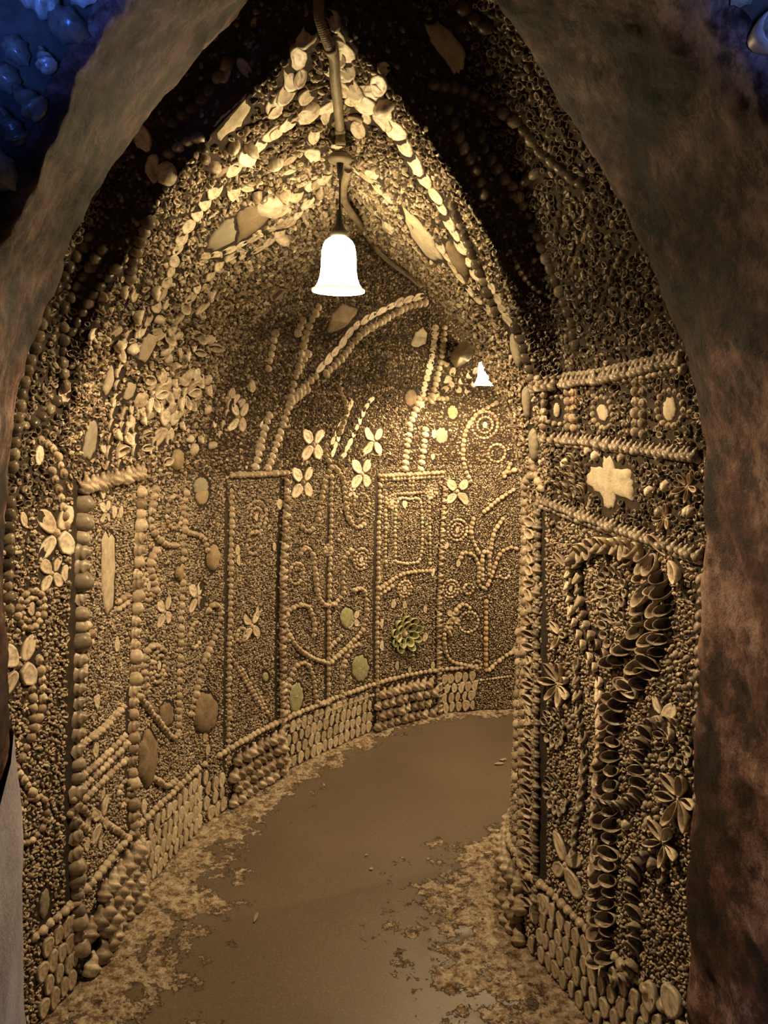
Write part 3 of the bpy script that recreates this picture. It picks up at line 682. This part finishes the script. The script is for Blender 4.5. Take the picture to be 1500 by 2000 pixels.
# ---------------------------------------------------------------- small fill shells over every surface
kd = KDTree(len(BLOCK))
for i, (p, r) in enumerate(BLOCK): kd.insert(p, i)
kd.balance()
BR = [b_[1] for b_ in BLOCK]; RMAX = max(BR)
def fill(side, i0, i1, j0, j1, d, seed, cond=None):
    """jittered rows of points over grid rows i0..i1 and columns j0..j1, spacing d"""
    g, gn = G[side], GN[side]; r_ = np.random.default_rng(seed)
    A = []; B = []
    for i in range(i0, i1):
        for j in range(j0, j1):
            a, b, c, e2 = g[i, j], g[i+1, j], g[i, j+1], g[i+1, j+1]
            lu = (np.linalg.norm(b-a)+np.linalg.norm(e2-c))/2; lv = (np.linalg.norm(c-a)+np.linalg.norm(e2-b))/2
            cnt = lu*lv/(d*d*.87); nu = max(1, lu/d); k = int(cnt)+(1 if r_.random() < cnt-int(cnt) else 0)
            if k < 1: continue
            # stratified: nu x nv grid inside the quad
            n1 = max(1, int(round(lu/d))); n2 = max(1, int(math.ceil(k/n1)))
            for q in range(k):
                u = ((q % n1)+.5+r_.uniform(-.36, .36)+(.5 if (q//n1) % 2 else 0))/n1 % 1; v = ((q//n1)+.5+r_.uniform(-.36, .36))/n2
                p = a*(1-u)*(1-v)+b*u*(1-v)+c*(1-u)*v+e2*u*v
                A.append(p); B.append(gn[i, j])
    keep = []
    for n_, p in enumerate(A):
        ok = True
        for co, idx, dist in kd.find_range(Vector(p), RMAX+d*.3):
            if dist < BR[idx]+d*.12: ok = False; break
        if ok: keep.append(n_)
    A = np.array(A)[keep]; B = np.array(B)[keep]; n_ = len(A)
    # euler with z -> normal and a random spin
    X = np.cross(B, r_.normal(size=(n_, 3))); X /= np.linalg.norm(X, axis=1, keepdims=True)
    tilt = r_.normal(size=(n_, 3))*.28; Z = B+tilt; Z /= np.linalg.norm(Z, axis=1, keepdims=True)
    X = X-Z*np.sum(X*Z, 1, keepdims=True); X /= np.linalg.norm(X, axis=1, keepdims=True); Y = np.cross(Z, X)
    ey = np.arcsin(np.clip(-X[:, 2], -1, 1)); ex = np.arctan2(Y[:, 2], Z[:, 2]); ez = np.arctan2(X[:, 1], X[:, 0])
    s = d*r_.uniform(.64, 1.04, n_); S = np.stack([s*r_.uniform(.95, 1.3, n_), s, s*r_.uniform(.8, 1.35, n_)], 1)
    return A, np.stack([ex, ey, ez], 1), S
SMALL = {'bead': sh_dome(8, 3, 0, .7, .3, .46, .15), 'pip': sh_whelk(2.2, 7, 6, .33), 'hole': sh_cup(8, .45, .4, .25, .2), 'cock': sh_dome(10, 3, 5, .55, .5, .42)}
def sproto(k, mk):
    v, f, tn = SMALL[k]; me = mesh_of('small_shell', v, f, MATS[mk], True, tn); return proto(me)
mixA = [sproto('bead', ''), sproto('pip', ''), sproto('cock', ''), sproto('bead', 'g'), sproto('hole', '')]
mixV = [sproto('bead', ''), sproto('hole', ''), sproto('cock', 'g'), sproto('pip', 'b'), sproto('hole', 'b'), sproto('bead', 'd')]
mixF = [sproto('bead', 'b'), sproto('pip', 'b'), sproto('cock', 'b'), sproto('hole', 'd'), sproto('bead', '')]  # far vault: browner shells, darkened to stand in for its shade
mixB = [sproto('hole', 'd'), sproto('bead', 'd'), sproto('hole', 'g'), sproto('cock', 'd'), sproto('hole', 'd')]  # near vault: hollow shells, dark tone also paints in the shade there
def merge(*q): return [np.concatenate(x) for x in zip(*q)]
ic = IC
DW = .0112
jobs = [(0, 'small_shells', [(0, 4, ic, 0, NW, .0135), (0, ic, NR-1-SUB, 0, NW, DW)], mixA),
        (1, 'small_shells', [(1, 2, ic, 0, NW, .0125), (1, ic, NR-1-SUB*2, 0, NW, .014)], mixA),
        (2, 'small_shells', [(0, ic, IE, NW, NVT-1, .0155), (1, ic, IE, NW, NVT-1, .0150)], mixV),
        (2, 'small_brown_shells', [(0, IE, NR-1-SUB, NW, NVT-1, .0140), (1, IE, NR-1-SUB*2, NW, NVT-1, .0150)], mixF),
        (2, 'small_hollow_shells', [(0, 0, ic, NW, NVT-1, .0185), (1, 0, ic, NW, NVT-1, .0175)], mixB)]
tot = 0
for own, nm, parts, mix in jobs:
    r = merge(*[fill(s, a, b, c, d_, sp, 11+k) for k, (s, a, b, c, d_, sp) in enumerate(parts)])
    tot += len(r[0]); scatter(nm, WALLS[own], r[0], r[1], r[2], mix)
print('fill', tot)

# ---------------------------------------------------------------- floor
nx, ny = 200, 290
xs = np.linspace(-1.6, 2.6, nx); ys = np.linspace(-.6, 4.7, ny)
bl = rows[:, 0:2]; brr = rows[:, 2:4]
bl = np.vstack([[-.8, -.6], bl]); brr = np.vstack([[.9, -.6], brr])
def dseg(P, line):
    D = np.full(len(P), 9.0)
    for a, b in zip(line[:-1], line[1:]):
        ab = b-a; t = np.clip(((P-a)@ab)/(ab@ab+1e-12), 0, 1); D = np.minimum(D, np.linalg.norm(P-(a+t[:, None]*ab), axis=1))
    return D
XX, YY = np.meshgrid(xs, ys, indexing='ij'); PP = np.stack([XX.ravel(), YY.ravel()], 1)
dl = dseg(PP, bl); dr = dseg(PP, brr)
wl = np.interp(PP[:, 1], [1.5, 2.0, 2.4, 3.0, 4.2], [.30, .28, .25, .17, .08]); wr = np.interp(PP[:, 1], [1.5, 2.0, 2.3, 2.9, 3.2], [.34, .30, .30, .26, .08])
cr = np.maximum(1.0-dl/(2*wl), 1.0-dr/(2*wr))
vs = []
for (x, y), c_ in zip(PP, cr):
    b_ = min(max((c_-.42)/.3, 0), 1); v = Vector((x, y, 0))
    vs.append((x, y, .002*noise.noise(v*3)+b_*(.010*noise.noise(v*9)+.008*noise.noise(v*28)+.006)-.012))
fl = link('floor', mesh_of('floor', vs, grid_faces(nx, ny)[::1], M_FLOOR)); 
fl.data.flip_normals()
a = fl.data.attributes.new('crust', 'FLOAT', 'POINT'); a.data.foreach_set('value', cr.astype(np.float32))
tag(fl, 'worn dark floor with pale crumbling crust along both walls', kind='structure')
# loose grit and crumbs lying in the crust
def stone_mesh(seed, mat):
    bm = bmesh.new(); bmesh.ops.create_icosphere(bm, subdivisions=2, radius=.5)
    for v in bm.verts:
        v.co *= 1+.45*noise.noise(v.co*2.2+Vector((seed*9.1, 0, 0))); v.co.z *= .6
    me = bpy.data.meshes.new('crumb'); bm.to_mesh(me); bm.free(); me.materials.append(mat); return me
crumbs = [proto(stone_mesh(k, [M_PATCH, M_STONE, M_SLATE][k % 3])) for k in range(6)]
sel = rng.random(len(PP)); cand = [i for i in range(len(PP)) if cr[i] > .5 and dl[i] > .02 and dr[i] > .02 and PP[i, 1] > 1.3]
inside = []
path_poly = [tuple(q) for q in bl]+[tuple(q) for q in brr[::-1]]
def inpoly(x, y):
    c = False; n_ = len(path_poly)
    for i in range(n_):
        x1, y1 = path_poly[i]; x2, y2 = path_poly[i-1]
        if (y1 > y) != (y2 > y) and x < (x2-x1)*(y-y1)/(y2-y1)+x1: c = not c
    return c
P = []; S = []
for _ in range(4200):
    i = cand[rng.integers(len(cand))]; x, y = PP[i]+rng.normal(size=2)*.01
    if not inpoly(x, y): continue
    s = .004+.012*rng.random()**3; P.append((x, y, vs[i][2])); S.append((s*1.3, s, s))
scatter('floor_grit', fl, P, rng.random((len(P), 3))*[0, 0, 6.28], S, crumbs)
for k, (x, y, s, sx) in enumerate([(841,1404,.045,1.5), (975,1492,.022,2.2), (983,1484,.02,2.0), (725,1697,.014,1.2), (716,1670,.010,1.2), (500,1791,.012,4), (1010,1160,.0,1)]):
    if s == 0: continue
    d = ray(x, y); p = Vector((0, 0, EYE))+d*(-(EYE+.008)/d.z)
    o = link('stone_chip', stone_mesh(20+k, M_PATCH)); o.location = p+Vector((0, 0, s*.12)); o.scale = (s*sx, s, s*.6); o.rotation_euler = (0, 0, .3*k)
    lab = ['largest pale stone chip lying at the foot of the far whelk skirting', 'pale sliver on the dark floor beside the inner wall, the nearer of two', 'pale sliver on the dark floor beside the inner wall, the farther of two',
           'small pale chip alone in the middle of the dark floor', 'tiny pale chip just beyond the one in the middle of the floor', 'long thin pale splinter on the dark floor towards the outer wall'][k]
    tag(o, lab, 'stone', 'loose chips on the floor')

# ---------------------------------------------------------------- portal
IL = [(43,2000),(37,1833),(32,1560),(20,1427),(8,1217),(8,1050),(10,980),(13,917),(22,850),(32,787),(45,723),(67,657),(95,590),(135,485),(185,380),(240,295),(320,185),(400,100),(488,0)]
IR = [(960,0),(1015,75),(1070,160),(1130,260),(1180,340),(1225,425),(1265,505),(1295,590),(1327,650),(1343,717),(1360,783),(1373,857),(1377,950),(1375,1067),(1370,1150),(1364,1300),(1355,1450),(1350,1600),(1344,1700),(1338,1800),(1343,1870),(1340,2000)]
YI = 1.28
def outline(L, R, Y, apex):
    a = [at(*q, Y) for q in L]; b = [at(*q, Y) for q in R]
    return [Vector((a[0].x, Y, -.03))]+a+[Vector(apex)]+b+[Vector((b[-1].x, Y, -.03))]
def resample(pts, n_):
    pts = [np.array(p) for p in pts]; s = [0]
    for a_, b_ in zip(pts[:-1], pts[1:]): s.append(s[-1]+np.linalg.norm(b_-a_))
    t = np.linspace(0, s[-1], n_); A = np.array(pts)
    return np.stack([np.interp(t, s, A[:, k]) for k in range(3)], 1)
NP = 260
ringI = resample(outline(IL, IR, YI, (-.02, YI, 2.72)), NP)
OL = [(-60,1750),(-60,1400),(-60,1100),(-55,900),(-50,700),(-45,570),(10,450),(65,345),(130,235),(190,130),(262,0)]
ORR = [(1390,0),(1430,75),(1468,160),(1510,260),(1560,380),(1600,520),(1625,700),(1640,900),(1640,1200),(1630,1500),(1620,1800)]
YO = .93
oo = outline(OL, ORR, YO, (.05, YO, 2.50))
# match outer ring to inner ring by height fraction: resample left and right halves separately
def halves(R_, apex_i=None):
    k = int(np.argmax(R_[:, 2])); return R_[:k+1], R_[k:]
IA, IB = halves(ringI); n1, n2 = len(IA), len(IB)
oa = [np.array(q) for q in oo]; kk = int(np.argmax([q[2] for q in oa]))
OA = resample(oa[:kk+1], n1); OB = resample(oa[kk:], n2)
ringO = np.vstack([OA, OB[1:]])
def outward(Rg):
    t_ = np.gradient(Rg, axis=0); n_ = np.stack([-t_[:, 2], np.zeros(len(Rg)), t_[:, 0]], 1); n_ /= np.linalg.norm(n_, axis=1, keepdims=True)+1e-9; return n_
nI = outward(ringI); nO = outward(ringO)
prof = [(ringI+nI*.45+[0, .035, 0]), (ringI+nI*.05+[0, .03, 0]), (ringI+nI*.012+[0, .022, 0]), ringI, (ringI*.93+ringO*.07)-nI*.004]
for t in (.2, .34, .48, .62, .76, .88, .95): prof.append(ringI*(1-t)+ringO*t)
prof += [ringO, ringO+nO*.010+[0, -.012, 0], ringO+nO*.022+[0, -.012, 0], ringO+nO*.03+[0, .01, 0]]
Nn = len(prof)
vs = []
for k, Rg in enumerate(prof):
    nn = nI*(1-k/Nn)+nO*(k/Nn)
    for q, m_ in zip(Rg, nn):
        v = Vector(q)
        amp = (.02*noise.noise(v*3.1)+.010*noise.noise(v*9)+.005*noise.noise(v*24)) if 4 < k else (.005*noise.noise(v*14)+.003*noise.noise(v*40))
        w_ = v+Vector(m_)*amp; vs.append(w_)
ptl = link('portal_arch', mesh_of('portal_arch', vs, grid_faces(Nn, NP), M_PLAS)); tag(ptl, 'rough reddish brown plaster archway framing the passage', kind='structure')
sm = ptl.modifiers.new('sub', 'SUBSURF'); sm.levels = 2; sm.render_levels = 2
tex = bpy.data.textures.new('rough', 'CLOUDS'); tex.noise_scale = .05; tex.noise_depth = 4
dm = ptl.modifiers.new('pits', 'DISPLACE'); dm.texture = tex; dm.strength = .016; dm.mid_level = .5; dm.texture_coords = 'LOCAL'
# lime-washed lower part of the outer jamb
low = [i for i in range(n1) if ringI[i][2] < 1.18 and i > 0]
vs = []
for i in low:
    A_ = Vector(ringI[i]); B_ = Vector(ringO[i]); sl = max(0, ringI[i][2]-1.02)*.4
    for t, o_ in ((-.02-sl*0, -.012), (0, .007), (.03, .011), (.3, .016), (.65, .016), (1, .012)):
        v = A_.lerp(B_, t+sl*(t < .1)); v.x += o_+.006*noise.noise(v*7)+.002*noise.noise(v*30); vs.append(v)
M_LIME = simple('grey_limewash', [(.3, (.20, .19, .25)), (.7, (.40, .39, .47))], 6, .6, .5, 40)
tag(link('trim_1', mesh_of('trim_1', vs, grid_faces(len(low), 6), M_LIME)), 'pale lime-washed lower strip of the archway jamb', kind='structure')
# chamber wall around the archway, where the photographer stands, set with large shells
front = ringO+nO*.018+[0, 0, 0]
outer = front.copy()
outer = ringO+nO*1.1+[0, -.02, 0]; outer[:, 2] = np.maximum(outer[:, 2], -.03)
vs = list(front)+list(ringO+nO*.4+[0, -.02, 0])+list(outer)
for v in vs: v[2] = max(v[2], -.03)
wf = link('wall_front', mesh_of('wall_front', vs, grid_faces(3, NP), M_MORTAR)); tag(wf, 'shell-covered chamber wall around the near side of the archway', kind='structure')
cnt = 0
used = []
for i in range(4, NP-4):
    for k in range(16):
        q = Vector(ringO[i]+nO[i]*(.035+k*.024)); q.y = YO-.012
        if q.z < .2: continue
        q += Vector((J(.02), 0, J(.02)))
        if any((q-u).length < .031 for u in used): continue
        used.append(q); r_ = random.random()
        kind = W if r_ < .3 else (U_ if r_ < .6 else K_)
        sz = .028+.030*random.random()
        X = Vector((nO[i][0]+J(.5), 0, nO[i][2]+J(.5)))
        X, Y = frame(X, Vector((0, -1, 0)))
        R = Matrix((X, Y, Vector((0, -1, 0)))).transposed() @ Matrix.Rotation(J(.5), 3, 'Y')
        if inview(q): pass
        elif random.random() < .85: continue
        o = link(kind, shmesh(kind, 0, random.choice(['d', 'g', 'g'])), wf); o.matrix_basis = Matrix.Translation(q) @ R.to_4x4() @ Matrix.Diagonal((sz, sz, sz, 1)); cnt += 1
        if cnt > 290: break
    if cnt > 290: break

# ---------------------------------------------------------------- pendant lamps
def lamp(x, y, ztop, zrim, sc, label):
    r = bpy.data.objects.new('pendant_lamp', None); C.objects.link(r); r.location = (x, y, zrim)
    r.empty_display_size = .05
    tag(r, label, 'lamp', 'bell-shaped pendant lamps along the passage')
    S_2 = sc
    pr = [(.0655,0),(.0645,.001),(.060,.007),(.0525,.019),(.047,.034),(.0445,.05),(.0435,.075),(.0425,.095),(.039,.112),(.033,.122),(.024,.129),(.017,.132)]
    pr2 = pr+[(a-.0025, b-.001) for a, b in reversed(pr[1:-1])]
    v, f = lathe([(a*S_2, b*S_2) for a, b in pr2+[pr[0]]], 48); link('lamp_shade', mesh_of('lamp_shade', v, f, M_GLASS), r)
    v, f = lathe([((.0625+.0042*math.cos(t))*S_2, (.004+.0028*math.sin(t))*S_2) for t in [2*math.pi*k/10 for k in range(11)]], 48)
    link('shade_rim', mesh_of('shade_rim', v, f, M_RIM), r)
    v, f = lathe([(.0005,.196),(.006,.195),(.0075,.175),(.011,.160),(.0175,.150),(.021,.146),(.022,.134),(.018,.130)], 24); v = [q*S_2 for q in v]; link('lamp_holder', mesh_of('lamp_holder', v, f, M_BLACK), r)
    hh = ztop-zrim
    link('cord', mesh_of('cord', *tube([Vector((0, 0, .19*S_2)), Vector((.001, 0, hh*.6)), Vector((0, 0, hh-.02))], .0024, 8), M_BLACK), r)
    v, f = lathe([(.0008, hh-.05), (.005, hh-.048), (.008, hh-.02), (.009, hh-.012)], 16); link('cord_grip', mesh_of('cord_grip', v, f, M_BLACK), r)
    v, f = lathe([(.0005, hh-.013), (.020, hh-.013), (.028, hh-.009), (.030, hh-.003), (.027, hh+.004), (.018, hh+.012), (.0005, hh+.013)], 32); link('ceiling_rose', mesh_of('ceiling_rose', v, f, M_COND), r)
    v, f = lathe([(.0005,.118),(.013,.116),(.013,.098),(.022,.078),(.026,.055),(.022,.036),(.010,.028),(.0005,.026)], 20); v = [q*S_2 for q in v]; link('light_bulb', mesh_of('light_bulb', v, f, M_GLASS), r)
    return r
lamp(-.123, 1.93, 2.315, 2.002, .98, 'lit white glass bell lamp hanging nearest, below the conduit clamp')
lamp(.487, 3.80, 2.405, 1.866, .98, 'lit white glass bell lamp further along, half hidden behind the inner wall edge')
l3 = lamp(1.85, 3.45, 2.385, 1.87, .98, 'lit white glass bell lamp added round the bend for its light, out of sight from the archway')
# ---------------------------------------------------------------- conduit along the ridge
cd = bpy.data.objects.new('cable_conduit', None); C.objects.link(cd); cd.location = (-.12, 1.93, 2.32); tag(cd, 'dusty grey flexible cable conduit sagging along the crown of the vault', 'conduit')
def onwall(x, y, off_): h = hit(x, y); return tuple(h[0]+h[1]*off_)
def cpath(px_pts, sub=14): return [Vector(q) for q in spline([np.array(at(x, y, Y)) for x, y, Y in px_pts], sub)]
seg1 = [Vector(q) for q in spline([np.array(onwall(x, y, .016)) for x, y in [(624,-150),(632,-60),(631,0),(633,40),(640,75),(650,102),(652,145),(657,190),(661,240)]]+[np.array(tuple(at(665,280,1.90)))], 14)]
seg2 = [Vector(q) for q in spline([np.array(tuple(at(680,330,1.99)))]+[np.array(onwall(x, y, .034)) for x, y in [(685,368),(693,418),(709,455),(724,478),(745,500),(770,520),(792,536),(812,548)]]+[G[0][IE+10][-1]-[0, 0, .04], G[0][IE+22][-1]-[0, 0, .04]], 14)]
def ribbed(pts, r0):
    # resample finely, shallow corrugation
    q = resample([tuple(p) for p in pts], 420); rr_ = [r0*(1+.035*math.sin(i*1.9)) for i in range(420)]
    return tube([Vector(a_) for a_ in q], rr_, 12)
import itertools
o = link('corrugated_pipe', mesh_of('corrugated_pipe', *ribbed(seg1, .0110), M_COND), cd); o.matrix_basis = Matrix.Translation(-cd.location)
o = link('corrugated_pipe', mesh_of('corrugated_pipe', *ribbed(seg2, .0100), M_COND), cd); o.matrix_basis = Matrix.Translation(-cd.location)
for p, q in ((seg1[60], seg1[62]), (seg1[-14], seg1[-12]), (seg1[-2], seg1[-1])):
    dd = (q-p).normalized(); o = link('collar', mesh_of('collar', *tube([p-dd*.006, p-dd*.0055, p+dd*.0055, p+dd*.006], [.009, .0125, .0125, .009], 16), M_COND), cd); o.matrix_basis = Matrix.Translation(-cd.location)
